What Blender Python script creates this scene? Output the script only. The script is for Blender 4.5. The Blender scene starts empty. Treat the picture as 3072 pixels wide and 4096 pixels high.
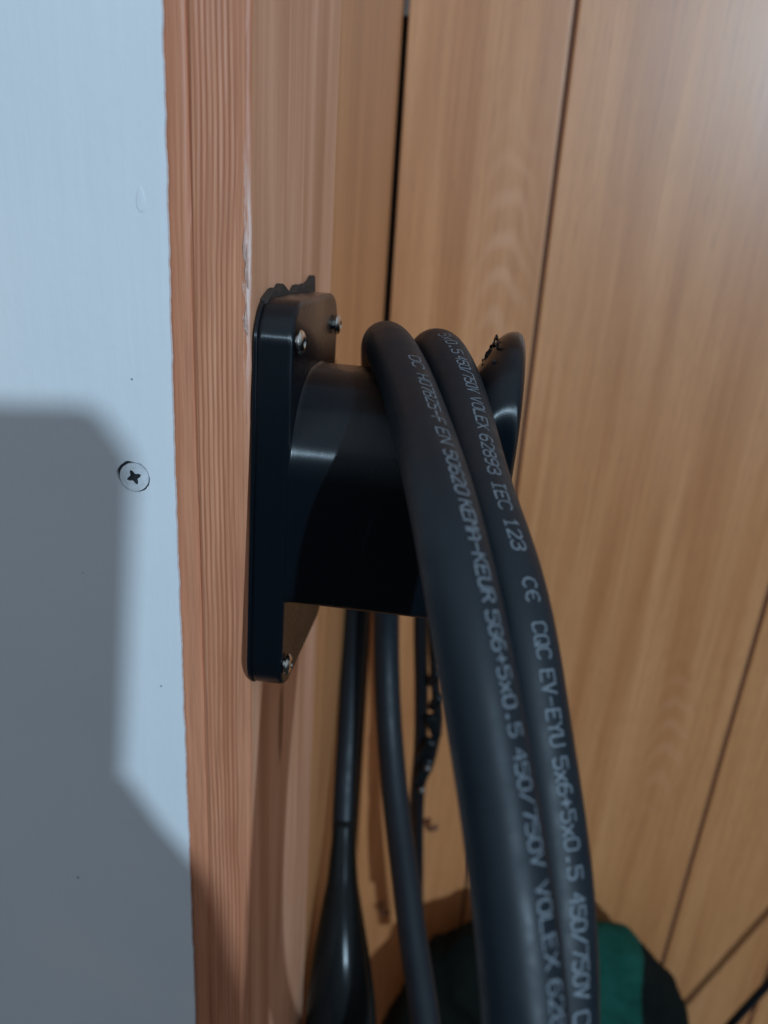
import bpy, bmesh, math, random
import numpy as np
from mathutils import Vector, Matrix, noise
random.seed(7)
S = bpy.context.scene
COL = S.collection

# ---------------------------------------------------------------- camera
cam = bpy.data.cameras.new('camera'); cam_o = bpy.data.objects.new('camera', cam); COL.objects.link(cam_o)
cam.sensor_fit = 'VERTICAL'; cam.sensor_height = 36; cam.sensor_width = 27; cam.lens = 27.03
cam.clip_start = 0.005; cam.clip_end = 50
CAM = (0.06172, -0.215, 0.0)
cam_o.matrix_world = Matrix(((0.99045, -0.10656, 0.08748, CAM[0]), (0.12085, 0.36560, -0.92289, CAM[1]), (0.06636, 0.92465, 0.37499, CAM[2]), (0, 0, 0, 1)))
cam.dof.use_dof = True; cam.dof.focus_distance = 0.232; cam.dof.aperture_fstop = 9.0
S.camera = cam_o

# ---------------------------------------------------------------- light (a cool lamp behind and to the right, an added dim fill light above)
world = bpy.data.worlds.new('World'); S.world = world; world.use_nodes = True
bg = world.node_tree.nodes['Background']; bg.inputs[1].default_value = 1.0
_t = world.node_tree; _tc = _t.nodes.new('ShaderNodeTexCoord'); _sp = _t.nodes.new('ShaderNodeSeparateXYZ'); _rp = _t.nodes.new('ShaderNodeValToRGB')   # dim room: paler ceiling, dark floor
_t.links.new(_tc.outputs['Generated'], _sp.inputs[0]); _mr = _t.nodes.new('ShaderNodeMapRange'); _mr.inputs['From Min'].default_value = -1; _t.links.new(_sp.outputs[2], _mr.inputs[0]); _t.links.new(_mr.outputs[0], _rp.inputs[0]); _t.links.new(_rp.outputs[0], bg.inputs[0])
_rp.color_ramp.elements[0].position = 0.40; _rp.color_ramp.elements[0].color = (0.016, 0.018, 0.020, 1)
_rp.color_ramp.elements[1].position = 0.80; _rp.color_ramp.elements[1].color = (0.355, 0.430, 0.515, 1)
LIGHT_DIR = Vector((-0.4816, 0.8176, -0.3156)).normalized()
LAMP = Vector((0.04, 0, -0.08)) - LIGHT_DIR * 2.5
l = bpy.data.lights.new('room_lamp', 'POINT'); l.energy = 176; l.shadow_soft_size = 0.019; l.color = (0.57, 0.80, 1.0)
lo = bpy.data.objects.new('room_lamp', l); COL.objects.link(lo); lo.location = LAMP
a = bpy.data.lights.new('ambient_fill', 'AREA'); a.shape = 'RECTANGLE'; a.size = 1.4; a.size_y = 1.0; a.energy = 0.9; a.color = (0.68, 0.84, 1.0)  # added soft area fill for ambient light, not a real fixture
ao = bpy.data.objects.new('ambient_fill', a); COL.objects.link(ao); ao.location = (0.05, -0.62, 0.78)
ao.rotation_euler = (Vector((0.0, 0.1, 0.10)) - ao.location).to_track_quat('-Z', 'Y').to_euler()
S.view_settings.view_transform = 'Standard'; S.view_settings.look = 'None'; S.view_settings.exposure = 0; S.view_settings.gamma = 1

# ---------------------------------------------------------------- helpers
def link(o, parent=None):
    COL.objects.link(o)
    if parent: o.parent = parent
    return o
def mesh_obj(name, verts, faces, mat, parent=None, smooth=False):
    me = bpy.data.meshes.new(name); me.from_pydata([tuple(v) for v in verts], [], faces); me.update()
    bm = bmesh.new(); bm.from_mesh(me); bmesh.ops.recalc_face_normals(bm, faces=bm.faces); bm.to_mesh(me); bm.free()
    if smooth:
        for p in me.polygons: p.use_smooth = True
    if mat: me.materials.append(mat)
    return link(bpy.data.objects.new(name, me), parent)
def bm_obj(name, bm, mat, parent=None, smooth=False):
    bmesh.ops.recalc_face_normals(bm, faces=bm.faces)
    me = bpy.data.meshes.new(name); bm.to_mesh(me); bm.free()
    if smooth:
        for p in me.polygons: p.use_smooth = True
    me.materials.append(mat)
    return link(bpy.data.objects.new(name, me), parent)
def empty(name, loc=(0, 0, 0)):
    o = bpy.data.objects.new(name, None); o.location = loc; o.empty_display_size = 0.02; return link(o)
def tag(o, label=None, cat=None, group=None, kind=None):
    if label: o['label'] = label
    if cat: o['category'] = cat
    if group: o['group'] = group
    if kind: o['kind'] = kind
    return o
def bevel(o, w, seg=2, ang=35):
    m = o.modifiers.new('bevel', 'BEVEL'); m.width = w; m.segments = seg; m.limit_method = 'ANGLE'; m.angle_limit = math.radians(ang); m.harden_normals = False
    return o
def smooth_by_angle(o, deg=35):
    me = o.data
    for p in me.polygons: p.use_smooth = True
    me.set_sharp_from_angle(angle=math.radians(deg))
    return o
def prism(name, poly, axis, a0, a1, mat, parent=None):
    """extrude a 2D polygon along 'x','y' or 'z'"""
    n = len(poly); v = []
    for t in (a0, a1):
        for (p, q) in poly: v.append({'x': (t, p, q), 'y': (p, t, q), 'z': (p, q, t)}[axis])
    f = [list(range(n)), list(range(n, 2 * n))] + [[i, (i + 1) % n, n + (i + 1) % n, n + i] for i in range(n)]
    return mesh_obj(name, v, f, mat, parent)
def rounded_rect(y0, y1, z0, z1, r, seg=10):
    pts = []
    for cy, cz, a0 in ((y1 - r, z1 - r, 0), (y0 + r, z1 - r, 90), (y0 + r, z0 + r, 180), (y1 - r, z0 + r, 270)):
        for k in range(seg + 1):
            t = math.radians(a0 + 90 * k / seg); pts.append((cy + r * math.cos(t), cz + r * math.sin(t)))
    return pts
def frames(P):
    P = np.array(P, float); T = np.gradient(P, axis=0); T /= np.linalg.norm(T, axis=1)[:, None]
    N = np.zeros_like(P); ref = np.array((1., 0.2, 0.1)); n = ref - T[0] * (ref @ T[0]); N[0] = n / np.linalg.norm(n)
    for i in range(1, len(P)):
        n = N[i - 1] - T[i] * (N[i - 1] @ T[i]); N[i] = n / np.linalg.norm(n)
    return P, T, N, np.cross(T, N)
def tube(name, P, rad, mat, parent=None, seg=20, rad_fn=None):
    P, T, N, B = frames(P); v = []; f = []
    for i in range(len(P)):
        r = rad_fn(i / (len(P) - 1)) if rad_fn else rad
        for k in range(seg):
            t = 2 * math.pi * k / seg; v.append(P[i] + r * (math.cos(t) * N[i] + math.sin(t) * B[i]))
    for i in range(len(P) - 1):
        for k in range(seg):
            k2 = (k + 1) % seg; f.append([i * seg + k, i * seg + k2, (i + 1) * seg + k2, (i + 1) * seg + k])
    f.append(list(range(seg))); f.append([(len(P) - 1) * seg + k for k in range(seg)])
    return mesh_obj(name, v, f, mat, parent, smooth=True)
def spline(pts, n=40):
    P = [Vector(p) for p in pts]; out = []
    Q = [2 * P[0] - P[1]] + P + [2 * P[-1] - P[-2]]
    for i in range(1, len(Q) - 2):
        for k in range(n):
            t = k / n; p0, p1, p2, p3 = Q[i - 1:i + 3]
            out.append(0.5 * ((2 * p1) + (p2 - p0) * t + (2 * p0 - 5 * p1 + 4 * p2 - p3) * t * t + (3 * p1 - p0 - 3 * p2 + p3) * t ** 3))
    out.append(P[-1]); return out

# ---------------------------------------------------------------- materials
class NT:
    def __init__(s, name):
        s.m = bpy.data.materials.new(name); s.m.use_nodes = True; s.t = s.m.node_tree; s.b = s.t.nodes['Principled BSDF']
    def n(s, typ, **kw):
        nd = s.t.nodes.new(typ)
        for k, v in kw.items():
            if k.startswith('_'): setattr(nd, k[1:], v)
            else:
                key = int(k[1:]) if k[0] == 'i' and k[1:].isdigit() else k.replace('__', ' ')
                nd.inputs[key].default_value = v
        return nd
    def l(s, a, b): s.t.links.new(a, b)
    def coord(s, scale, loc=(0, 0, 0), kind='Object'):
        tc = s.n('ShaderNodeTexCoord'); mp = s.n('ShaderNodeMapping'); mp.inputs['Scale'].default_value = scale; mp.inputs['Location'].default_value = loc
        s.l(tc.outputs[kind], mp.inputs['Vector']); return mp.outputs[0]
    def noise(s, vec, scale=1.0, detail=4, rough=0.55, dist=0.0):
        nd = s.n('ShaderNodeTexNoise'); nd.inputs['Scale'].default_value = scale; nd.inputs['Detail'].default_value = detail
        nd.inputs['Roughness'].default_value = rough; nd.inputs['Distortion'].default_value = dist; s.l(vec, nd.inputs['Vector']); return nd.outputs[0]
    def ramp(s, fac, stops, interp='LINEAR'):
        r = s.n('ShaderNodeValToRGB'); r.color_ramp.interpolation = interp; e = r.color_ramp.elements
        while len(e) < len(stops): e.new(0.5)
        for el, (p, c) in zip(e, stops): el.position = p; el.color = c if len(c) == 4 else (*c, 1)
        s.l(fac, r.inputs[0]); return r.outputs[0]
    def math(s, op, a, b=None, clamp=False):
        nd = s.n('ShaderNodeMath', _operation=op, _use_clamp=clamp)
        for i, v in enumerate((a, b)):
            if v is None: continue
            if isinstance(v, (int, float)): nd.inputs[i].default_value = v
            else: s.l(v, nd.inputs[i])
        return nd.outputs[0]
    def mix(s, fac, a, b, mode='MIX'):
        nd = s.n('ShaderNodeMix', _data_type='RGBA', _blend_type=mode)
        for i, v in ((0, fac), (6, a), (7, b)):
            if isinstance(v, (int, float)): nd.inputs[i].default_value = v
            elif isinstance(v, tuple): nd.inputs[i].default_value = v if len(v) == 4 else (*v, 1)
            else: s.l(v, nd.inputs[i])
        return nd.outputs[2]
    def bump(s, h, strength=0.3, dist=0.001, normal=None):
        nd = s.n('ShaderNodeBump'); nd.inputs['Strength'].default_value = strength; nd.inputs['Distance'].default_value = dist
        s.l(h, nd.inputs['Height'])
        if normal is not None: s.l(normal, nd.inputs['Normal'])
        return nd.outputs[0]
    def done(s, color=None, rough=None, normal=None, **kw):
        for sock, v in (('Base Color', color), ('Roughness', rough), ('Normal', normal)):
            if v is None: continue
            if isinstance(v, (int, float)): s.b.inputs[sock].default_value = v
            elif isinstance(v, tuple): s.b.inputs[sock].default_value = v if len(v) == 4 else (*v, 1)
            else: s.l(v, s.b.inputs[sock])
        for k, v in kw.items(): s.b.inputs[k.replace('__', ' ')].default_value = v
        return s.m

def mat_laminate(arch=None):
    m = NT('wood_laminate')
    oi = m.n('ShaderNodeObjectInfo'); rnd = m.math('MULTIPLY', oi.outputs['Random'], 37.0)
    tc = m.n('ShaderNodeTexCoord'); sep = m.n('ShaderNodeSeparateXYZ'); m.l(tc.outputs['Object'], sep.inputs[0]); U = m.math('ADD', sep.outputs[0], sep.outputs[1])
    cmb = m.n('ShaderNodeCombineXYZ'); m.l(m.math('ADD', m.math('MULTIPLY', U, 55.0), rnd), cmb.inputs[0]); m.l(m.math('MULTIPLY', sep.outputs[2], 2.6), cmb.inputs[2]); m.l(rnd, cmb.inputs[1])
    broad = m.noise(cmb.outputs[0], 1.0, 3, 0.5, 0.6)
    c2 = m.n('ShaderNodeCombineXYZ'); m.l(m.math('ADD', m.math('MULTIPLY', U, 420.0), rnd), c2.inputs[0]); m.l(m.math('MULTIPLY', sep.outputs[2], 7.0), c2.inputs[2])
    fine = m.noise(c2.outputs[0], 1.0, 4, 0.6, 0.3)
    c3 = m.n('ShaderNodeCombineXYZ'); m.l(m.math('ADD', m.math('MULTIPLY', U, 1500.0), rnd), c3.inputs[0]); m.l(m.math('MULTIPLY', sep.outputs[2], 45.0), c3.inputs[2])
    pore = m.noise(c3.outputs[0], 1.0, 2, 0.5)
    col = m.ramp(broad, [(0.25, (0.485, 0.188, 0.066)), (0.5, (0.600, 0.257, 0.098)), (0.75, (0.700, 0.320, 0.132))])
    col = m.mix(m.ramp(fine, [(0.34, (0.30,) * 3), (0.60, (0,) * 3)]), col, (0.33, 0.120, 0.042))
    col = m.mix(m.ramp(pore, [(0.30, (0.40,) * 3), (0.42, (0,) * 3)]), col, (0.22, 0.078, 0.03))
    if arch:   # cathedral figure: nested arches up the middle of the board
        wob = m.noise(m.coord((38, 38, 11)), 1.0, 1, 0.4)
        dx = m.math('ADD', m.math('SUBTRACT', sep.outputs[0], arch[0]), m.math('MULTIPLY', m.math('SUBTRACT', wob, 0.5), 0.016))
        par = m.math('MULTIPLY', m.math('MULTIPLY', dx, dx), 75.0)
        ph = m.math('ADD', m.math('ADD', sep.outputs[2], par), m.math('MULTIPLY', wob, 0.05))
        ring = m.math('SINE', m.math('MULTIPLY', ph, 235.0))
        wx = m.math('POWER', 2.718, m.math('MULTIPLY', m.math('MULTIPLY', dx, dx), -4200.0))
        dz = m.math('SUBTRACT', sep.outputs[2], arch[1])
        wz = m.math('POWER', 2.718, m.math('MULTIPLY', m.math('MULTIPLY', dz, dz), -190.0))
        w = m.math('MULTIPLY', m.math('MULTIPLY', wx, wz), m.math('MULTIPLY', m.math('ADD', ring, 0.35), arch[2]), True)
        col = m.mix(w, col, (0.70, 0.350, 0.190))
    h = m.math('ADD', m.math('MULTIPLY', fine, 0.5), m.math('MULTIPLY', pore, 0.5))
    rg = m.ramp(broad, [(0.2, (0.37,) * 3), (0.8, (0.45,) * 3)])
    return m.done(col, rg, m.bump(h, 0.10, 0.0006), Specular__IOR__Level=0.85)

def mat_post():
    m = NT('pine')
    tc = m.n('ShaderNodeTexCoord'); sep = m.n('ShaderNodeSeparateXYZ'); m.l(tc.outputs['Object'], sep.inputs[0])
    x, y, z = sep.outputs
    wob = m.noise(m.coord((25, 25, 9)), 1.0, 3, 0.5)
    u = m.math('ADD', m.math('SUBTRACT', x, m.math('MULTIPLY', y, 0.6)), m.math('MULTIPLY', m.math('SUBTRACT', wob, 0.5), 0.0045))
    c1 = m.n('ShaderNodeCombineXYZ'); m.l(m.math('MULTIPLY', u, 240.0), c1.inputs[0]); m.l(m.math('MULTIPLY', z, 4.0), c1.inputs[2])
    grain = m.noise(c1.outputs[0], 1.0, 3, 0.5, 0.2)
    c2 = m.n('ShaderNodeCombineXYZ'); m.l(m.math('MULTIPLY', u, 1100.0), c2.inputs[0]); m.l(m.math('MULTIPLY', z, 28.0), c2.inputs[2]); m.l(m.math('MULTIPLY', y, 300.0), c2.inputs[1])
    fine = m.noise(c2.outputs[0], 1.0, 3, 0.6)
    rings = m.math('SINE', m.math('MULTIPLY', u, 4200.0))
    ridge_zone = m.math('MULTIPLY', m.math('GREATER_THAN', x, -0.0172), m.math('LESS_THAN', x, -0.0042))
    rings = m.math('MULTIPLY', rings, m.math('ADD', m.math('MULTIPLY', ridge_zone, 1.5), 0.25))
    g = m.math('ADD', m.math('MULTIPLY', grain, 0.75), m.math('MULTIPLY', m.math('ADD', rings, 1.0), 0.095))
    col = m.ramp(g, [(0.25, (0.45, 0.155, 0.075)), (0.45, (0.62, 0.245, 0.128)), (0.62, (0.70, 0.300, 0.166)), (0.85, (0.79, 0.375, 0.222))])
    col = m.mix(m.ramp(fine, [(0.3, (0.50,) * 3), (0.58, (0,) * 3)]), col, (0.37, 0.125, 0.065))
    big = m.noise(m.coord((40, 40, 10)), 1.0, 2, 0.5)
    col = m.mix(m.ramp(big, [(0.35, (0.35,) * 3), (0.6, (0,) * 3)]), col, (0.50, 0.170, 0.088))
    # side face: broad grain bands, colour lightened to stand in for missing light
    side = m.math('GREATER_THAN', y, 0.0015)
    sb = m.noise(m.coord((1, 62, 3.4)), 1.0, 3, 0.5, 0.5)
    scol = m.ramp(sb, [(0.32, (0.54, 0.240, 0.130)), (0.5, (0.68, 0.335, 0.196)), (0.66, (0.82, 0.440, 0.280))])
    scol = m.mix(m.ramp(fine, [(0.3, (0.09,) * 3), (0.55, (0,) * 3)]), scol, (0.40, 0.16, 0.085))
    col = m.mix(side, col, scol)
    # bare splintered wood along the corner
    chip_n = m.noise(m.coord((1500, 1500, 110)), 1.0, 4, 0.7)
    edge = m.math('MULTIPLY', m.math('GREATER_THAN', m.math('ADD', x, m.math('MULTIPLY', m.math('SUBTRACT', chip_n, 0.5), 0.006)), -0.0017), m.math('LESS_THAN', y, 0.0010))
    band_ = m.math('POWER', 2.718, m.math('MULTIPLY', m.math('POWER', m.math('ADD', z, 0.022), 2.0), -1500.0))
    col = m.mix(m.math('MULTIPLY', m.math('MULTIPLY', edge, band_), m.ramp(chip_n, [(0.38, (0.15,) * 3), (0.58, (0.9,) * 3)])), col, (0.80, 0.62, 0.56))
    # a knot low on the side face
    ky = m.math('MULTIPLY', m.math('SUBTRACT', y, 0.045), 190.0); kz = m.math('MULTIPLY', m.math('ADD', z, 0.205), 42.0)
    kd = m.math('ADD', m.math('MULTIPLY', ky, ky), m.math('MULTIPLY', kz, kz))
    col = m.mix(m.math('MULTIPLY', m.ramp(kd, [(0.3, (0.75,) * 3), (1.0, (0,) * 3)]), m.math('GREATER_THAN', x, -0.001)), col, (0.16, 0.05, 0.022))
    h = m.math('ADD', m.math('MULTIPLY', g, 0.6), m.math('MULTIPLY', fine, 0.5))
    return m.done(col, m.ramp(fine, [(0.2, (0.42,) * 3), (0.8, (0.56,) * 3)]), m.bump(h, 0.6, 0.0006), Specular__IOR__Level=0.5)

def mat_paint():
    m = NT('white_paint')
    v = m.coord((1, 1, 1)); n1 = m.noise(v, 260.0, 4, 0.55); n2 = m.noise(m.coord((160, 160, 14)), 1.0, 3, 0.5); n3 = m.noise(v, 14.0, 2, 0.5)
    col = m.ramp(n3, [(0.25, (0.740, 0.765, 0.790)), (0.75, (0.815, 0.810, 0.815))])
    tc = m.n('ShaderNodeTexCoord')
    for (sx_, sz_, r_) in ((0.0246, -0.0535, 0.00042), (0.0288, -0.1600, 0.00042), (-0.0095, -0.2560, 0.0006), (0.0040, -0.1195, 0.0002), (-0.016, 0.020, 0.0003)):
        d_ = m.n('ShaderNodeVectorMath', _operation='DISTANCE'); d_.inputs[1].default_value = (sx_, -0.0016, sz_); m.l(tc.outputs['Object'], d_.inputs[0])
        dd = m.math('ADD', d_.outputs['Value'], m.math('MULTIPLY', m.math('SUBTRACT', n1, 0.5), r_))
        col = m.mix(m.ramp(m.math('DIVIDE', dd, r_), [(0.6, (0.85,) * 3), (1.0, (0,) * 3)]), col, (0.06, 0.07, 0.085))
    h = m.math('ADD', m.math('MULTIPLY', n1, 0.4), n2)
    return m.done(col, 0.5, m.bump(h, 0.35, 0.0006), Specular__IOR__Level=0.4)

def mat_print(name='printed_plastic', rough=0.25, scars=False):
    m = NT(name)
    w = m.n('ShaderNodeTexWave', _wave_type='BANDS', _bands_direction='X'); w.inputs['Scale'].default_value = 1050.0; w.inputs['Distortion'].default_value = 0.15
    tc = m.n('ShaderNodeTexCoord'); m.l(tc.outputs['Object'], w.inputs['Vector'])
    n = m.noise(m.coord((2600, 25, 25)), 1.0, 1, 0.5)
    h = m.math('ADD', w.outputs['Fac'], m.math('MULTIPLY', n, 0.8))
    nb = m.bump(h, 1.0, 0.000030)
    tg = m.n('ShaderNodeTangent', _direction_type='RADIAL', _axis='X'); m.l(tg.outputs[0], m.b.inputs['Tangent'])   # layer lines stretch the gloss along X
    if scars:
        n2 = m.noise(m.coord((700, 260, 420)), 1.0, 3, 0.65); nb = m.bump(n2, 0.9, 0.0014, nb)
    r = m.ramp(m.noise(m.coord((60, 60, 60)), 1.0, 3, 0.6), [(0.3, (rough - 0.03,) * 3), (0.75, (rough + 0.06,) * 3)])
    return m.done((0.0042, 0.0062, 0.0090), r, nb, Specular__IOR__Level=0.36, Anisotropic=0.9, Anisotropic__Rotation=0.25)

def mat_rubber():
    m = NT('black_rubber')
    n = m.noise(m.coord((1, 1, 1)), 900.0, 3, 0.6); n2 = m.noise(m.coord((1, 1, 1)), 60.0, 3, 0.6)
    col = m.ramp(n2, [(0.3, (0.0055, 0.0098, 0.0145)), (0.7, (0.0080, 0.0130, 0.0185))])
    dust = m.noise(m.coord((1, 1, 1)), 2600.0, 1, 0.5); sm = m.noise(m.coord((1, 1, 1)), 130.0, 3, 0.6)
    col = m.mix(m.math('MULTIPLY', m.ramp(dust, [(0.70, (0,) * 3), (0.76, (0.35,) * 3)]), m.ramp(sm, [(0.5, (0,) * 3), (0.65, (1,) * 3)])), col, (0.10, 0.105, 0.11))
    return m.done(col, m.ramp(sm, [(0.3, (0.40,) * 3), (0.7, (0.58,) * 3)]), m.bump(n, 0.08, 0.0003), Specular__IOR__Level=0.33)
def mat_plain(name, col, rough=0.5, metal=0.0, bump=0.0, scale=300.0, spec=0.5):
    m = NT(name); nm = None
    n = m.noise(m.coord((1, 1, 1)), scale, 3, 0.6)
    c = m.ramp(n, [(0.3, tuple(x * 0.88 for x in col)), (0.7, tuple(min(1, x * 1.1) for x in col))])
    if bump: nm = m.bump(n, bump, 0.0008)
    return m.done(c, rough, nm, Metallic=metal, Specular__IOR__Level=spec)
def mat_ink():
    m = NT('print_ink')
    n = m.noise(m.coord((1, 1, 1)), 1800.0, 3, 0.7)
    return m.done(m.ramp(n, [(0.3, (0.085, 0.10, 0.118)), (0.6, (0.16, 0.185, 0.21))]), 0.6)
def mat_fabric(name, c0, c1):
    m = NT(name)
    n = m.noise(m.coord((1, 1, 1)), 28.0, 4, 0.6); w = m.noise(m.coord((1, 1, 1)), 900.0, 2, 0.5)
    return m.done(m.ramp(n, [(0.3, c0), (0.7, c1)]), 0.85, m.bump(m.math('ADD', n, m.math('MULTIPLY', w, 0.3)), 0.7, 0.010), Specular__IOR__Level=0.10)

LAM = mat_laminate(); LAM_SIDE = mat_laminate(); LAM_ARCH = mat_laminate((0.0775, -0.03, 0.50)); LAM_ARCH2 = mat_laminate((0.262, -0.40, 0.22)); POST = mat_post(); PAINT = mat_paint(); PRINT = mat_print(); PRINT_SCAR = mat_print('printed_plastic_scarred', 0.3, True)
RUBBER = mat_rubber(); INK = mat_ink()
STEEL = mat_plain('steel', (0.62, 0.58, 0.52), 0.22, 1.0, 0.05)
DULL = mat_plain('dull_metal', (0.20, 0.19, 0.18), 0.45, 1.0)
DARKREC = mat_plain('dark_recess', (0.035, 0.04, 0.045), 0.8)
SCREWPAINT = mat_plain('painted_screw', (0.74, 0.76, 0.78), 0.45, 0, 0.1, 500)
GROOVE = mat_plain('groove_wood', (0.150, 0.062, 0.032), 0.75)
VOID = mat_plain('gap_dark', (0.030, 0.016, 0.010), 0.9)
TAPE = mat_plain('foam_tape', (0.032, 0.022, 0.018), 0.85, 0, 0.4, 700)
GLOSS = mat_plain('black_gloss_plastic', (0.008, 0.010, 0.011), 0.21, 0, 0.02, 200, 0.16)
BLACKCORD = mat_plain('black_cord', (0.008, 0.009, 0.011), 0.35)
GREEN = mat_fabric('green_fabric', (0.006, 0.052, 0.038), (0.012, 0.082, 0.060))
DARKFAB = mat_fabric('black_fabric', (0.004, 0.006, 0.005), (0.007, 0.010, 0.008))

# ---------------------------------------------------------------- background wall of laminate boards
WY = 0.340
wall = tag(empty('wall', (0, WY, 0)), 'brown wood grain laminate board wall behind the cable, with narrow dark grooves', 'wall', kind='structure')
def board(x0b, x0t, x1b, x1t, mat, z0=-1.1, z1=0.55):
    v = [(x0b, 0, z0), (x1b, 0, z0), (x1t, 0, z1), (x0t, 0, z1), (x0b, 0.010, z0), (x1b, 0.010, z0), (x1t, 0.010, z1), (x0t, 0.010, z1)]
    f = [(0, 1, 2, 3), (4, 5, 6, 7), (0, 1, 5, 4), (1, 2, 6, 5), (2, 3, 7, 6), (3, 0, 4, 7)]
    return bevel(mesh_obj('board', v, f, mat, wall), 0.0012, 3)
board(0.0090, -0.0002, 0.1180, 0.0966, LAM_ARCH)
board(0.1210, 0.0996, 0.3064, 0.3064, LAM_ARCH2)
board(0.3094, 0.3094, 0.4021, 0.4021, LAM)
board(0.4049, 0.4049, 0.80, 0.80, LAM)
mesh_obj('gap_backing', [(-0.05, 0.0125, -1.1), (0.05, 0.0125, -1.1), (0.05, 0.0125, 0.55), (-0.05, 0.0125, 0.55)], [(0, 1, 2, 3)], VOID, wall)
mesh_obj('groove_backing', [(0.0502, 0.0026, -1.1), (0.79, 0.0026, -1.1), (0.79, 0.0026, 0.55), (0.0502, 0.0026, 0.55)], [(0, 1, 2, 3)], GROOVE, wall)
# pale filler bead at the very top of the dark corner gap
prism('gap_filler', [(-0.0008, 0.0005), (0.0040, 0.0005), (0.0040, 0.006), (-0.0008, 0.006)], 'z', 0.107, 0.5, mat_plain('filler', (0.13, 0.09, 0.07), 0.6), wall)
# two small bent nails
for (nx, nz) in ((0.0700, -0.525), (0.0340, -0.637)):
    tube('nail', spline([(nx, 0.003, nz), (nx + 0.0005, -0.010, nz + 0.001), (nx + 0.004, -0.014, nz + 0.003), (nx + 0.009, -0.013, nz + 0.006)], 6), 0.0024, GROOVE, wall, 8)
side = tag(empty('side_wall', (0, 0.23, 0)), 'narrow brown laminate wall between the wooden post and the dark corner gap', 'wall', kind='structure')
sv = [(-0.012, -0.1085, -1.1), (-0.0010, -0.1085, -1.1), (-0.0010, 0.1085, -1.1), (-0.012, 0.1085, -1.1)]
sv += [(a_, b_, 0.55) for (a_, b_, c_) in sv]
bevel(mesh_obj('board', sv, [(0, 1, 2, 3), (4, 5, 6, 7), (0, 1, 5, 4), (1, 2, 6, 5), (2, 3, 7, 6), (3, 0, 4, 7)], LAM_SIDE, side), 0.001, 3)

# ---------------------------------------------------------------- post
def post():
    root = empty('wood_post', (0, 0, 0))
    tag(root, 'reddish brown wooden post with ridged grain and a splintered corner, carrying the black holder', 'post')
    z0, z1, nz = -0.70, 0.36, 260
    prof = []        # (x, y, kind) around the front and side, dense on the front
    x = -0.045
    while x < -0.0012: prof.append((x, 0.0, 'f')); x += 0.00045
    for k in range(5):
        t = math.radians(90 * k / 4); prof.append((-0.0011 + 0.0011 * math.sin(t), 0.0011 - 0.0011 * math.cos(t), 'c'))
    y = 0.0035
    while y < 0.1195: prof.append((0.0, y, 's')); y += 0.0028
    prof.append((0.0, 0.120, 's')); prof.append((-0.045, 0.120, 's'))
    n = len(prof); v = []
    for i in range(nz + 1):
        z = z0 + (z1 - z0) * i / nz
        drift = 0.0016 * noise.noise((z * 5, 3.1, 0)) + (0.0045 if z < -0.2 else 0) * min(1, max(0, (-0.2 - z) / 0.4)) * -1
        for (px, py, k) in prof:
            if k == 'f':
                u = px + drift
                zone = 1.0 if -0.0172 < px < -0.0042 else 0.35
                h = zone * (0.00020 * noise.noise((u * 520, z * 3.0, 1.7)) + 0.00012 * noise.noise((u * 1300, z * 9.0, 7.7)) + 0.00010 * math.sin(4200 * u))
                gx = -0.0170 + 0.0010 * noise.noise((z * 7, 0.4, 0))            # long groove left of centre
                h -= 0.0009 * math.exp(-((px - gx) / 0.0007) ** 2)
                if px < gx: h -= 0.0004
                v.append((px, -h, z))
            elif k == 'c':
                c = 0.0010 * max(0, noise.noise((z * 60, 9.3, 0)) + 0.25) if -0.06 < z < 0.03 else 0.0004 * max(0, noise.noise((z * 45, 2.3, 0)))
                v.append((px - c, py + c * 0.5, z))
            else:
                h = 0.00012 * noise.noise((py * 300, z * 4.0, 4.4))
                v.append((px + h - (0 if px > -0.01 else h), py, z))
    f = []
    for i in range(nz):
        for k in range(n):
            k2 = (k + 1) % n; f.append((i * n + k, i * n + k2, (i + 1) * n + k2, (i + 1) * n + k))
    o = mesh_obj('post_body', v, f, POST, root)
    smooth_by_angle(o, 50)
    # splinters standing off the corner
    rs = random.Random(3)
    for k in range(6):
        z = rs.uniform(-0.045, -0.012); L = rs.uniform(0.005, 0.012); wd = rs.uniform(0.0002, 0.0005)
        x0 = rs.uniform(-0.0019, -0.0007)
        vv = [(x0 - wd, -0.0002, z), (x0 + wd, -0.0003, z - 0.001), (x0 + wd * 0.6, -0.0009, z + L * 0.5), (x0, -0.0004, z + L), (x0 - wd, -0.0007, z + L * 0.45), (x0, 0.0006, z + L * 0.4)]
        mesh_obj('splinter', vv, [(0, 1, 2), (0, 2, 4), (4, 2, 3), (0, 4, 5), (4, 3, 5), (1, 5, 2), (2, 5, 3), (0, 5, 1)], SPL, root)
    return root
SPL = mat_plain('bare_wood', (0.70, 0.47, 0.39), 0.6, 0, 0.3, 900)
post()

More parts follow.
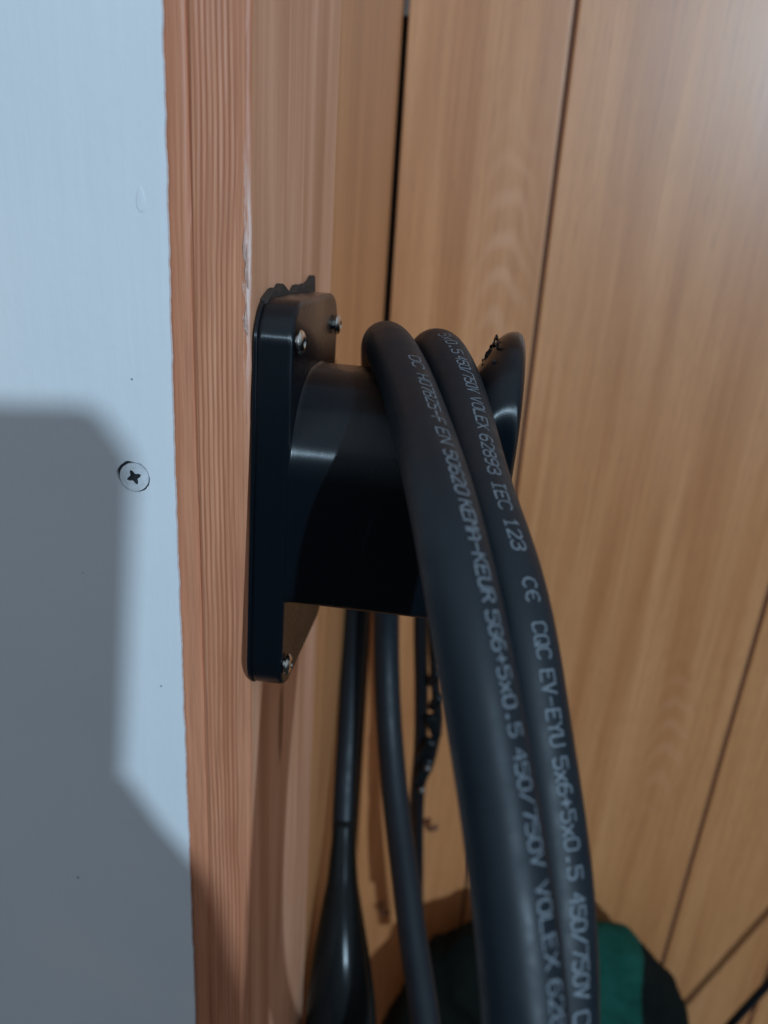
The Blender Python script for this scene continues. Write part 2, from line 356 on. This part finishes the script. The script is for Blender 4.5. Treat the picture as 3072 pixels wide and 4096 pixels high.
# ---------------------------------------------------------------- white painted panel with its screw
def panel():
    root = empty('white_panel', (-0.06, 0, 0))
    tag(root, 'white painted panel with a ragged paint edge, left of the wooden post', 'panel')
    off = Vector((0.06, 0, 0))
    sx, sz = -0.0364, -0.0840
    outer = [(-0.42, -0.70), ]
    zz = -0.70
    pts = []
    while zz < 0.36:
        e = -0.0222 - 0.0012 * min(1, max(0, (0.04 - zz) / 0.12)) - 0.0002
        e += 0.00028 * noise.noise((zz * 130, 0.3, 0)) + 0.00022 * noise.noise((zz * 420, 5.3, 0)) + 0.00016 * noise.noise((zz * 22, 1.3, 0))
        pts.append((e, zz)); zz += 0.0012
    outer += pts + [(-0.0222, 0.36), (-0.42, 0.36)]
    hole = []
    for k in range(40):
        t = 2 * math.pi * k / 40
        r = 0.00495 + 0.00028 * noise.noise((math.cos(t) * 3.5, math.sin(t) * 3.5, 3)) + 0.0007 * max(0, math.cos(t - math.radians(165))) ** 6 + 0.0004 * max(0, math.cos(t - math.radians(115))) ** 20
        hole.append((sx + r * math.cos(t), sz + r * math.sin(t)))
    bm = bmesh.new()
    def loop(P):
        vs = [bm.verts.new((p[0] + 0.06, -0.0016, p[1])) for p in P]
        return [bm.edges.new((vs[i], vs[(i + 1) % len(vs)])) for i in range(len(vs))]
    es = loop(outer) + loop(hole)
    r = bmesh.ops.triangle_fill(bm, edges=es, use_beauty=True)
    fs = [g for g in r['geom'] if isinstance(g, bmesh.types.BMFace)]
    ex = bmesh.ops.extrude_face_region(bm, geom=fs)
    bmesh.ops.translate(bm, verts=[g for g in ex['geom'] if isinstance(g, bmesh.types.BMVert)], vec=(0, 0.0014, 0))
    bm_obj('painted_sheet', bm, PAINT, root)
    # screw: countersunk cross-slot head, painted over
    sc = empty('screw'); sc.parent = root; sc.location = (sx + 0.06, -0.0016, sz)
    bm = bmesh.new(); N = 40
    rot = math.radians(24)
    circ = [(0.00455 * math.cos(2 * math.pi * k / N), 0.00450 * math.sin(2 * math.pi * k / N)) for k in range(N)]
    cross = []
    for k in range(4):
        t0 = rot + k * math.pi / 2; c, s_ = math.cos(t0), math.sin(t0)
        for (a, b) in ((0.0020, -0.00050), (0.0025, 0.0), (0.0020, 0.00050), (0.00085, 0.00085)):
            cross.append((a * c - b * s_, a * s_ + b * c))
    def lp(P, y): return [bm.verts.new((p[0], y, p[1])) for p in P]
    def ed(vs): return [bm.edges.new((vs[i], vs[(i + 1) % len(vs)])) for i in range(len(vs))]
    co = lp(circ, -0.00025); ci = lp(cross, -0.00025)
    bmesh.ops.triangle_fill(bm, edges=ed(co) + ed(ci), use_beauty=True)
    cb = lp([(p[0] * 0.985, p[1] * 0.985) for p in circ], 0.0012)
    for k in range(N): bm.faces.new((co[k], co[(k + 1) % N], cb[(k + 1) % N], cb[k]))
    bm_obj('screw_head', bm, SCREWPAINT, sc)
    bm = bmesh.new(); ci = lp(cross, -0.00024); cd = lp([(p[0] * 0.6, p[1] * 0.6) for p in cross], 0.0014)
    for k in range(16): bm.faces.new((ci[k], ci[(k + 1) % 16], cd[(k + 1) % 16], cd[k]))
    bm.faces.new(cd)
    bm_obj('cross_slot', bm, DARKREC, sc)
    # dark bottom of the screw hole
    bm = bmesh.new(); hv = [bm.verts.new((sx + 0.06 + (p[0] - sx) * 0.999, -0.0004, sz + (p[1] - sz) * 0.999)) for p in hole]; bm.faces.new(hv)
    bm_obj('screw_hole', bm, DARKREC, root)
    # small pimple of filler higher up
    bm = bmesh.new(); bmesh.ops.create_uvsphere(bm, u_segments=16, v_segments=10, radius=1)
    for v_ in bm.verts: v_.co = Vector((-0.0300 + 0.06 + v_.co.x * 0.0011 * (1.2 - 0.5 * v_.co.z), -0.0016 + v_.co.y * (0.00009 + 0.00007 * noise.noise(v_.co * 2.5)), -0.0040 + v_.co.z * 0.0034))
    bm_obj('paint_run', bm, PAINT, root, True)
panel()

# ---------------------------------------------------------------- the black printed cable holder
HP = Vector((0, 0.034, -0.084))           # pivot on the post face
def holder():
    root = empty('cable_holder', HP); root.rotation_euler = (math.radians(-3.6), 0, 0)
    tag(root, 'black 3D printed cable holder with round peg, screwed to the wooden post', 'cable holder')
    # plate
    pl = prism('mounting_plate', rounded_rect(-0.036, 0.037, -0.0735, 0.054, 0.0125, 12), 'x', 0.0010, 0.0120, PRINT, root)
    bevel(pl, 0.0016, 4, 50); smooth_by_angle(pl, 30)
    bl = prism('base_layer', rounded_rect(-0.0364, 0.0374, -0.0739, 0.0544, 0.0129, 12), 'x', 0.0004, 0.0016, PRINT, root); bevel(bl, 0.0003, 2, 50); smooth_by_angle(bl, 30)
    # peg: arched section, flaring into the plate and the end lip
    prof = []
    HWID = 0.0352; R = 0.030; ZC = 0.002            # quarter arcs with a short flat top, straight sides
    for (cy, a0) in ((-HWID + R, 180), (HWID - R, 90)):
        for k in range(17):
            t = math.radians(a0 - 90 * k / 16); prof.append((cy + R * math.cos(t), ZC + R * math.sin(t), math.cos(t), math.sin(t)))
    zb = -0.0400; rb = 0.004
    for (cy, a0) in ((HWID - rb, 0), (-HWID + rb, -90)):
        for k in range(6):
            t = math.radians(a0 - 90 * k / 5); prof.append((cy + rb * math.cos(t), zb + rb + rb * math.sin(t), math.cos(t), math.sin(t)))
    secs = [(0.0100, 0.0002), (0.0122, 0.0004), (0.0126, 0.0001), (0.0136, 0.0), (0.0205, 0.0)] + [(0.0205 + 0.0415 * k / 14, 0.0) for k in range(1, 15)]
    n = len(prof); v = []; f = []
    for (x, d) in secs:
        for (py, pz, ny, nz) in prof: v.append((x, py + ny * d, pz + nz * d))
    for i in range(len(secs) - 1):
        for k in range(n):
            k2 = (k + 1) % n; f.append((i * n + k, i * n + k2, (i + 1) * n + k2, (i + 1) * n + k))
    f.append(tuple(range(n))); f.append(tuple((len(secs) - 1) * n + k for k in range(n)))
    smooth_by_angle(mesh_obj('peg', v, f, PRINT, root), 40)
    # end lip: rounded top, tapering towards the foot; its inner side swells into the peg
    lc = 0.0214; RL = 0.0268
    lp = []
    for k in range(29):
        t = math.radians(-14 + 208 * k / 28); lp.append((RL * math.cos(t), lc + RL * math.sin(t)))
    for k in range(7):
        t = math.radians(194 + 152 * k / 6); lp.append((0.010 * math.cos(t), -0.052 + 0.008 * math.sin(t)))
    def radial(poly, th):
        d = Vector((math.cos(th), math.sin(th))); best = 0
        for k in range(len(poly)):
            a_, b_ = Vector(poly[k]), Vector(poly[(k + 1) % len(poly)]); e = b_ - a_; den = d.x * -e.y + d.y * e.x
            if abs(den) < 1e-12: continue
            u = (a_.x * -e.y + a_.y * e.x) / den; w = (d.x * a_.y - d.y * a_.x) / den
            if -1e-6 <= w <= 1 + 1e-6 and u > best: best = u
        return best
    NA = 96; ths = [2 * math.pi * k / NA for k in range(NA)]
    rp = [radial([(q[0], q[1]) for q in prof], t) for t in ths]; rl = [radial(lp, t) for t in ths]
    # (x, blend from peg section to lip section, inset)
    ls = [(0.0600, 0.0, 0.0004), (0.0620, 0.03, 0), (0.0640, 0.13, 0), (0.0660, 0.32, 0), (0.0680, 0.56, 0), (0.0700, 0.77, 0), (0.0715, 0.875, 0), (0.0726, 0.93, 0), (0.0736, 0.965, 0), (0.0748, 0.99, 0), (0.0764, 1.0, 0), (0.0778, 1.0, 0.0006), (0.0787, 1.0, 0.0020), (0.0792, 1.0, 0.0042)]
    v = []; f = []
    for (x, b, ins) in ls:
        for k, t in enumerate(ths):
            r = rp[k] * (1 - b) + rl[k] * b - ins; v.append((x, r * math.cos(t), r * math.sin(t)))
    for i in range(len(ls) - 1):
        for k in range(NA):
            k2 = (k + 1) % NA; f.append((i * NA + k, i * NA + k2, (i + 1) * NA + k2, (i + 1) * NA + k))
    f.append(tuple(range(NA))); f.append(tuple((len(ls) - 1) * NA + k for k in range(NA)))
    smooth_by_angle(mesh_obj('end_lip', v, f, PRINT, root), 40)
    # rough support scars on the inner face of the lip
    rs = random.Random(11)
    bm = bmesh.new()
    for k in range(34):
        t = rs.uniform(math.radians(70), math.radians(205)); rr = rs.uniform(0.016, 0.0250)
        M_ = Matrix.Translation((0.0700 - (0.0245 - rr) * 0.45, rr * math.cos(t), lc + rr * math.sin(t))) @ Matrix.Rotation(rs.uniform(0, 3), 4, 'X') @ Matrix.Diagonal((rs.uniform(0.0003, 0.0007), rs.uniform(0.0005, 0.0012), rs.uniform(0.0006, 0.0018), 1))
        bmesh.ops.create_icosphere(bm, subdivisions=1, radius=1.0, matrix=M_)
    o = tag(bm_obj('support_scars', bm, PRINT_SCAR, root), kind='stuff')
    # screws
    for (sy, sz) in ((-0.0318, 0.0425), (0.0290, 0.0430), (-0.0322, -0.0625), (0.0290, -0.0605)):
        bm = bmesh.new(); N = 24
        rings = [(0.0119, 0.0019), (0.0127, 0.0019), (0.0127, 0.0034), (0.0132, 0.0036), (0.0138, 0.0033), (0.0143, 0.0025), (0.0145, 0.0016), (0.0140, 0.0013), (0.0134, 0.0003)]
        vs = []
        for (x, r) in rings: vs.append([bm.verts.new((x, sy + r * math.cos(2 * math.pi * k / N), sz + r * math.sin(2 * math.pi * k / N))) for k in range(N)])
        for i in range(len(rings) - 1):
            for k in range(N): bm.faces.new((vs[i][k], vs[i][(k + 1) % N], vs[i + 1][(k + 1) % N], vs[i + 1][k]))
        bm.faces.new(vs[-1])
        smooth_by_angle(bm_obj('screw', bm, STEEL, root), 40)
    # torn foam tape between plate and post
    top = [(-0.031, 0.047), (-0.029, 0.054), (-0.0245, 0.0555), (-0.021, 0.0565), (-0.019, 0.0575), (-0.0165, 0.0555), (-0.0135, 0.0572), (-0.0105, 0.0618), (-0.0075, 0.0585), (-0.003, 0.0555), (0.0025, 0.0552), (0.007, 0.0550),
           (0.0105, 0.0572), (0.014, 0.0578), (0.016, 0.0556), (0.0195, 0.0560), (0.0225, 0.0580), (0.026, 0.0572), (0.030, 0.0592), (0.034, 0.0628), (0.0375, 0.0690), (0.0385, 0.0600), (0.0395, 0.0540), (0.033, 0.046)]
    tp = prism('foam_tape', [(p[0], p[1] - 0.0003 - max(0, p[1] - 0.0565) * 0.75) for p in top] + [(0.030, 0.030), (-0.028, 0.030)], 'x', 0.0002, 0.0026, TAPE, root)
    bevel(tp, 0.0004, 2)
    return root
holder()

# ---------------------------------------------------------------- the charging cable, one length in two turns over the peg
CABLE_R = 0.008
CABLE_PTS = [
 (0.0170,0.1570,-0.4100), (0.0125,0.1790,-0.3800), (0.0080,0.2130,-0.3190), (0.0065,0.2270,-0.2590), (0.0090,0.2150,-0.1850), (0.0170,0.1680,-0.1120),
 (0.0250,0.1080,-0.0680), (0.0305,0.0650,-0.0500), (0.0355,0.0340,-0.0432), (0.0440,0.0080,-0.0478), (0.0508,-0.0160,-0.0545), (0.0573,-0.0418,-0.0605),
 (0.0623,-0.0600,-0.0680), (0.0657,-0.0700,-0.0750), (0.0710,-0.0819,-0.0897), (0.0769,-0.0939,-0.1072), (0.0815,-0.1058,-0.1218), (0.0855,-0.1170,-0.1380),
 (0.0900,-0.1330,-0.1800), (0.0930,-0.1400,-0.2600), (0.0910,-0.1200,-0.3500), (0.0940,-0.0700,-0.4150), (0.0890,0.0000,-0.4250), (0.0767,0.0594,-0.3948),
 (0.0670,0.0871,-0.3778), (0.0573,0.1166,-0.3562), (0.0480,0.1437,-0.3350), (0.0361,0.1780,-0.2931), (0.0290,0.1960,-0.2400), (0.0270,0.1880,-0.1850),
 (0.0320,0.1520,-0.1200), (0.0400,0.1050,-0.0740), (0.0470,0.0650,-0.0520), (0.0528,0.0340,-0.0440), (0.0605,0.0081,-0.0521), (0.0645,-0.0100,-0.0597),
 (0.0686,-0.0311,-0.0668), (0.0737,-0.0485,-0.0735), (0.0770,-0.0575,-0.0789), (0.0806,-0.0668,-0.0894), (0.0834,-0.0742,-0.1004), (0.0864,-0.0813,-0.1108),
 (0.0892,-0.0881,-0.1199), (0.0910,-0.0943,-0.1284), (0.0935,-0.1051,-0.1462), (0.0958,-0.1172,-0.1794), (0.0993,-0.1248,-0.2500), (0.1060,-0.1050,-0.3400),
 (0.1160,-0.0600,-0.4300), (0.1310,0.0200,-0.4900),
]
def smooth_path(pts, step=0.002, passes=60):
    P=np.array(pts,float)
    d=np.sqrt(np.linalg.norm(np.diff(P,axis=0),axis=1)); t=np.concatenate([[0],np.cumsum(d)])
    out=[]
    n=len(P)
    Q=np.vstack([2*P[0]-P[1],P,2*P[-1]-P[-2]])
    T=np.concatenate([[t[0]-(t[1]-t[0])],t,[t[-1]+(t[-1]-t[-2])]])
    for i in range(1,n):
        p0,p1,p2,p3=Q[i-1],Q[i],Q[i+1],Q[i+2]; t0,t1,t2,t3=T[i-1],T[i],T[i+1],T[i+2]
        for u in np.linspace(t1,t2,24,endpoint=False):
            a1=(t1-u)/(t1-t0)*p0+(u-t0)/(t1-t0)*p1;a2=(t2-u)/(t2-t1)*p1+(u-t1)/(t2-t1)*p2;a3=(t3-u)/(t3-t2)*p2+(u-t2)/(t3-t2)*p3
            b1=(t2-u)/(t2-t0)*a1+(u-t0)/(t2-t0)*a2;b2=(t3-u)/(t3-t1)*a2+(u-t1)/(t3-t1)*a3
            out.append((t2-u)/(t2-t1)*b1+(u-t1)/(t2-t1)*b2)
    out.append(P[-1]); R=np.array(out)
    def resample(R):
        s=np.concatenate([[0],np.cumsum(np.linalg.norm(np.diff(R,axis=0),axis=1))]); m=int(round(s[-1]/step))
        g=np.linspace(0,s[-1],m+1); return np.stack([np.interp(g,s,R[:,k]) for k in range(3)],1)
    R=resample(R)
    for _ in range(passes): R[1:-1]=.5*R[1:-1]+.25*(R[:-2]+R[2:])
    return resample(R)
CP = smooth_path(CABLE_PTS)
cable = empty('charging_cable', (0.0355, 0.034, -0.0432))
tag(cable, 'thick matte black cable with printed lettering, looped twice over the peg of the holder', 'cable')
co_ = np.array(cable.location)
tube('cable_jacket', CP - co_, CABLE_R, RUBBER, cable, 40)

# lettering: a stroke font, 4 wide, 6 high
G = {
 'A': [[(0, 0), (0, 4), (2, 6), (4, 4), (4, 0)], [(0, 2.4), (4, 2.4)]], 'B': [[(0, 0), (0, 6), (3, 6), (4, 5), (4, 4), (3, 3.1), (0, 3.1)], [(3, 3.1), (4, 2.2), (4, 1), (3, 0), (0, 0)]],
 'C': [[(4, 5), (3, 6), (1, 6), (0, 5), (0, 1), (1, 0), (3, 0), (4, 1)]], 'D': [[(0, 0), (0, 6), (2.8, 6), (4, 4.8), (4, 1.2), (2.8, 0), (0, 0)]],
 'E': [[(4, 6), (0, 6), (0, 0), (4, 0)], [(0, 3.1), (3, 3.1)]], 'F': [[(4, 6), (0, 6), (0, 0)], [(0, 3.1), (3, 3.1)]],
 'G': [[(4, 5), (3, 6), (1, 6), (0, 5), (0, 1), (1, 0), (3, 0), (4, 1), (4, 2.8), (2.2, 2.8)]], 'H': [[(0, 0), (0, 6)], [(4, 0), (4, 6)], [(0, 3), (4, 3)]],
 'I': [[(2, 0), (2, 6)], [(0.6, 6), (3.4, 6)], [(0.6, 0), (3.4, 0)]], 'K': [[(0, 0), (0, 6)], [(4, 6), (0.2, 2.8)], [(1.2, 3.6), (4, 0)]],
 'L': [[(0, 6), (0, 0), (4, 0)]], 'M': [[(0, 0), (0, 6), (2, 3.4), (4, 6), (4, 0)]], 'N': [[(0, 0), (0, 6), (4, 0), (4, 6)]],
 'O': [[(1, 0), (0, 1), (0, 5), (1, 6), (3, 6), (4, 5), (4, 1), (3, 0), (1, 0)]], 'Q': [[(1, 0), (0, 1), (0, 5), (1, 6), (3, 6), (4, 5), (4, 1), (3, 0), (1, 0)], [(2.4, 1.7), (4.2, -0.4)]],
 'R': [[(0, 0), (0, 6), (3, 6), (4, 5), (4, 4), (3, 3), (0, 3)], [(1.8, 3), (4, 0)]], 'U': [[(0, 6), (0, 1), (1, 0), (3, 0), (4, 1), (4, 6)]],
 'V': [[(0, 6), (2, 0), (4, 6)]], 'X': [[(0, 0), (4, 6)], [(0, 6), (4, 0)]], 'Y': [[(0, 6), (2, 3), (4, 6)], [(2, 3), (2, 0)]], 'Z': [[(0, 6), (4, 6), (0, 0), (4, 0)]],
 '0': [[(1, 0), (0, 1), (0, 5), (1, 6), (3, 6), (4, 5), (4, 1), (3, 0), (1, 0)]], '1': [[(0.8, 4.8), (2, 6), (2, 0)], [(0.8, 0), (3.2, 0)]],
 '2': [[(0, 5), (1, 6), (3, 6), (4, 5), (4, 3.8), (0, 0), (4, 0)]], '3': [[(0, 5), (1, 6), (3, 6), (4, 5), (4, 4), (3, 3.1), (1.6, 3.1)], [(3, 3.1), (4, 2.2), (4, 1), (3, 0), (1, 0), (0, 1)]],
 '4': [[(3, 0), (3, 6), (0, 2), (4, 2)]], '5': [[(4, 6), (0, 6), (0, 3.4), (3, 3.4), (4, 2.5), (4, 1), (3, 0), (0.6, 0), (0, 0.8)]],
 '6': [[(3.6, 6), (1.6, 6), (0, 4), (0, 1), (1, 0), (3, 0), (4, 1), (4, 2.4), (3, 3.3), (1, 3.3), (0, 2.4)]], '7': [[(0, 6), (4, 6), (4, 5), (1.6, 0)]],
 '8': [[(1, 3.1), (0, 4), (0, 5), (1, 6), (3, 6), (4, 5), (4, 4), (3, 3.1), (1, 3.1), (0, 2.2), (0, 1), (1, 0), (3, 0), (4, 1), (4, 2.2), (3, 3.1)]],
 '9': [[(0.4, 0), (2.4, 0), (4, 2), (4, 5), (3, 6), (1, 6), (0, 5), (0, 3.7), (1, 2.8), (3, 2.8), (4, 3.7)]],
 'x': [[(0.2, 0), (3.8, 4)], [(0.2, 4), (3.8, 0)]], '+': [[(0.3, 2.8), (3.7, 2.8)], [(2, 1), (2, 4.6)]], '-': [[(0.2, 2.8), (3.8, 2.8)]], '/': [[(0, 0), (4, 6)]], '.': [[(1.5, 0.1), (2.6, 0.1)], [(1.5, 0.55), (2.6, 0.55)]],
 '(': [[(3.9, 5.4), (2.6, 6), (1.0, 5.2), (0.3, 3.6), (0.3, 2.4), (1.0, 0.8), (2.6, 0), (3.9, 0.6)]],
 '<': [[(3.9, 5.4), (2.6, 6), (1.0, 5.2), (0.3, 3.6), (0.3, 2.4), (1.0, 0.8), (2.6, 0), (3.9, 0.6)], [(0.3, 3), (3.0, 3)]],
}
SL = np.concatenate([[0], np.cumsum(np.linalg.norm(np.diff(CP, axis=0), axis=1))])
CT = np.gradient(CP, axis=0); CT /= np.linalg.norm(CT, axis=1)[:, None]
def on_cable(s, ang, lift):
    p = np.array([np.interp(s, SL, CP[:, k]) for k in range(3)]); t = np.array([np.interp(s, SL, CT[:, k]) for k in range(3)]); t /= np.linalg.norm(t)
    n = np.array(CAM) - p; n -= t * (n @ t); n /= np.linalg.norm(n); r = np.cross(n, t)      # the side of the jacket the line is printed on
    return p + (CABLE_R + lift) * (math.cos(ang) * n + math.sin(ang) * r) - co_
def lettering(words, angf, seed):
    rs = random.Random(seed)
    v = []; f = []; H = 0.0033; hw = 0.00021; cnt = 0
    for (w, s0, s1) in words:
        pitch = (s1 - s0) / max(len(w) - 0.25, 0.75)
        for ci, ch in enumerate(w):
            cw = pitch * 0.76; cs = s0 + ci * pitch
            for st in G[ch]:
                pts = [(cs + x / 4 * cw + rs.gauss(0, 0.00003), (y / 6 - 0.5) * H + rs.gauss(0, 0.00003)) for (x, y) in st]
                for (a_, b_) in zip(pts[:-1], pts[1:]):
                    d = Vector((b_[0] - a_[0], b_[1] - a_[1])); L = d.length
                    if L < 1e-6: continue
                    d /= L; nrm = Vector((-d.y, d.x)); h_ = hw * rs.uniform(0.8, 1.2)
                    a2 = Vector(a_) - d * h_ * 0.8; b2 = Vector(b_) + d * h_ * 0.8; m = max(2, int(L / 0.0004))
                    lift = 0.00004 + 0.000012 * (cnt % 5); cnt += 1; base = len(v)
                    for k in range(m + 1):
                        c = a2.lerp(b2, k / m)
                        for sg in (1, -1):
                            q = c + nrm * h_ * sg; v.append(on_cable(q.x, math.radians(angf(q.x)) + q.y / CABLE_R, lift))
                    for k in range(m): f.append((base + 2 * k, base + 2 * k + 1, base + 2 * k + 3, base + 2 * k + 2))
    return mesh_obj('lettering', v, f, INK, cable)
lettering([("DC", 0.5154, 0.5226), ("H07BZ5-F", 0.5268, 0.5530), ("EN", 0.5560, 0.5626), ("50620", 0.5655, 0.5798), ("KEMA-KEUR", 0.5818, 0.6040), ("5G6+5x0.5", 0.6060, 0.6293),
           ("450/750V", 0.6318, 0.6527), ("VOLEX", 0.6554, 0.6688), ("62893", 0.6708, 0.6833)], lambda q: float(np.interp(q, [0.5, 0.56, 0.62, 0.7], [38, 36, 42, 46])), 1)
lettering([("5x0.5", 1.6190, 1.6330), ("450/750V", 1.6348, 1.6526), ("VOLEX", 1.6550, 1.6697), ("62893", 1.6727, 1.6889), ("IEC", 1.6921, 1.7010), ("123", 1.7039, 1.7117), ("(<", 1.7179, 1.7228),
           ("CQC", 1.7271, 1.7341), ("EV-EYU", 1.7365, 1.7514), ("5x6+5x0.5", 1.7539, 1.7763), ("450/750V", 1.7789, 1.7967), ("C", 1.7990, 1.8015)], lambda q: 33.0, 2)

# plug handle the rear strand runs into
def connector():
    path = spline([(0.0128, 0.1775, -0.3810), (0.0168, 0.1555, -0.4120), (0.0205, 0.1370, -0.4400), (0.0240, 0.1230, -0.4700), (0.0270, 0.1150, -0.5100), (0.0290, 0.1140, -0.5600)], 8)
    path = [p - cable.location for p in path]
    def rf(t):
        return float(np.interp(t, [0, 0.06, 0.2, 0.28, 0.45, 0.62, 0.85, 1], [0.0076, 0.0079, 0.0102, 0.0128, 0.0180, 0.0218, 0.0248, 0.026]))
    o = tube('plug_handle', path, 0.02, GLOSS, cable, 28, rf)
connector()

# ---------------------------------------------------------------- thin cord hanging behind, with its glossy buckle
def cord():
    root = empty('hanging_cord', (0.05, 0.262, -0.16))
    tag(root, 'thin black cord with shiny dark buckle links hanging behind the thick cable', 'cord')
    o = -root.location
    tube('cord', [p + o for p in spline([(0.062, 0.279, -0.150), (0.052, 0.266, -0.175), (0.0475, 0.262, -0.230), (0.0482, 0.260, -0.272), (0.0535, 0.260, -0.330), (0.0570, 0.260, -0.380), (0.0580, 0.260, -0.430), (0.0625, 0.260, -0.490), (0.0690, 0.262, -0.550), (0.077, 0.265, -0.62)], 10)], 0.0052, BLACKCORD, root, 14)
    tube('second_strand', [p + o for p in spline([(0.0600, 0.2735, -0.160), (0.0575, 0.262, -0.220), (0.0570, 0.256, -0.268), (0.0630, 0.254, -0.318), (0.0680, 0.254, -0.352), (0.0655, 0.256, -0.390), (0.0605, 0.258, -0.4205), (0.066, 0.2475, -0.49), (0.071, 0.2500, -0.56)], 10)], 0.0036, BLACKCORD, root, 12)
    rs = random.Random(5)
    for k in range(6):
        z = -0.292 - k * 0.0205; x = 0.0610 + (0.004 if k in (2, 3) else 0.001)
        bm = bmesh.new(); bmesh.ops.create_cube(bm, size=1, matrix=Matrix.Translation(Vector((x, 0.2525, z)) + o) @ Matrix.Rotation(rs.uniform(-0.4, 0.4), 4, 'Y') @ Matrix.Rotation(rs.uniform(-0.3, 0.5), 4, 'X') @ Matrix.Diagonal((0.0085, 0.007, 0.0195, 1)))
        b = bm_obj('buckle_link', bm, GLOSS, root); bevel(b, 0.0022, 3); smooth_by_angle(b, 60)
    for (x, z) in ((0.0640, -0.391), (0.0615, -0.412)):
        bm = bmesh.new(); bmesh.ops.create_uvsphere(bm, u_segments=14, v_segments=10, radius=0.0028, matrix=Matrix.Translation(Vector((x, 0.250, z)) + o))
        bm_obj('rivet', bm, DULL, root, True)
    bm = bmesh.new(); bmesh.ops.create_cone(bm, segments=14, cap_ends=True, radius1=0.002, radius2=0.002, depth=0.07, matrix=Matrix.Translation(Vector((0.0618, 0.307, -0.1445)) + o) @ Matrix.Rotation(math.pi / 2, 4, 'X'))
    bm_obj('hanging_pin', bm, STEEL, root)
cord()

# ---------------------------------------------------------------- backpack at the foot of the wall
def backpack():
    C0 = Vector((0.194, 0.283, -0.815))
    root = empty('backpack', C0); tag(root, 'dark backpack with a teal green panel, standing below the thick cable against the board wall', 'backpack')
    def surf(u, w, d=0.0):
        # u: angle across, w: angle up; super-ellipsoid with folds
        cx, cy, cz = 0.146, 0.050, 0.248
        def sp(a, e): return math.copysign(abs(a) ** e, a)
        x = sp(math.cos(w), 0.75) * sp(math.cos(u), 0.8); y = sp(math.cos(w), 0.75) * sp(math.sin(u), 0.8); z = sp(math.sin(w), 0.85)
        p = Vector((cx * x, cy * y, cz * z)); nn = Vector((x / cx, y / cy, z / cz)).normalized()
        q = p * 9
        fold = 0.008 * noise.noise(q + Vector((3, 1, 2))) + 0.006 * noise.noise(Vector((q.x * 4.2 + q.z * 2, q.y * 2, q.z * 3.1))) + 0.0025 * noise.noise(q * 9)
        return p + nn * (fold + d)
    def patch(name, u0, u1, w0, w1, nu, nw, d, mat, close=False):
        v = []; f = []
        for i in range(nw + 1):
            for k in range(nu + 1): v.append(surf(math.radians(u0 + (u1 - u0) * k / nu), math.radians(w0 + (w1 - w0) * i / nw), d))
        for i in range(nw):
            for k in range(nu):
                b = i * (nu + 1) + k; f.append((b, b + 1, b + nu + 2, b + nu + 1))
        o = mesh_obj(name, v, f, mat, root, True)
        if d > 0:
            s = o.modifiers.new('thick', 'SOLIDIFY'); s.thickness = 0.004; s.offset = -1
        return o
    patch('bag_body', -180, 180, -89.5, 89.5, 150, 100, 0, DARKFAB)
    # green panel: a band across front and top, standing a little proud of the body
    v = []; f = []; nu, nw = 400, 200
    for i in range(nw + 1):
        for k in range(nu + 1): v.append(surf(math.radians(-180 + 360 * k / nu), math.radians(-45 + 134.5 * i / nw), 0.003))
    def inside(p): return -0.010 + 0.004 * math.sin(p.z * 60) < p.x < 0.074 + 0.005 * math.sin(p.z * 45 + 1)
    for i in range(nw):
        for k in range(nu):
            b = i * (nu + 1) + k; q = (b, b + 1, b + nu + 2, b + nu + 1)
            if all(inside(v[t]) for t in q): f.append(q)
    used = sorted({t for q in f for t in q}); ix = {t: n for n, t in enumerate(used)}
    o = mesh_obj('green_panel', [v[t] for t in used], [tuple(ix[t] for t in q) for q in f], GREEN, root, True)
    sm = o.modifiers.new('thick', 'SOLIDIFY'); sm.thickness = 0.003; sm.offset = -1
backpack()

# ---------------------------------------------------------------- thin black rod leaning in front of the wall
rod = tube('leaning_rod', [Vector((0.3510, 0.295, -0.6980)).lerp(Vector((0.4700, 0.300, -0.3500)), k / 6) for k in range(7)], 0.0036, BLACKCORD, None, 12)
tag(rod, 'thin black rod slanting across the lower right corner in front of the board wall', 'rod')

# ---------------------------------------------------------------- phone and an added hand-shadow slab, out of frame, shading the panel
def phone():
    yq = LAMP.y * 0.215                      # its plane, between the panel and the lamp
    def up(x, z, yp): p = Vector((x, 0, z)); q = p.lerp(LAMP, yp / LAMP.y); return q.x, q.z
    out = [(-0.130, -0.0700), (-0.0545, -0.0645), (-0.0495, -0.0665), (-0.0415, -0.0775), (-0.0398, -0.0830), (-0.0512, -0.2050), (-0.0525, -0.2250), (-0.125, -0.2300)]
    bx, bz = up(-0.09, -0.15, yq)
    root = empty('smartphone', (bx, yq, bz)); tag(root, 'dark phone held up out of frame, casting the shadow on the white panel', 'phone')
    def pr(name, pts, y0, y1, mat):
        P = [up(*p, yq + (y0 + y1) / 2) for p in pts]; P = [(a_ - bx, b_ - bz) for (a_, b_) in P]
        o = prism(name, P, 'y', y0, y1, mat, root); bevel(o, 0.001); return o
    pr('phone_body', out, 0, 0.008, GLOSS)
    pr('hand_shadow_caster', [(-0.130, -0.2000), (-0.0500, -0.2050), (-0.0375, -0.2263), (-0.0250, -0.2425), (-0.0190, -0.2520), (-0.0150, -0.2640), (-0.0100, -0.2890), (-0.0045, -0.3150), (-0.0020, -0.345), (0.002, -0.42), (0.004, -0.52), (-0.130, -0.52)], 0.0105, 0.020, RUBBER)  # added slab, outlined to block the lamp like the unseen hand
phone()
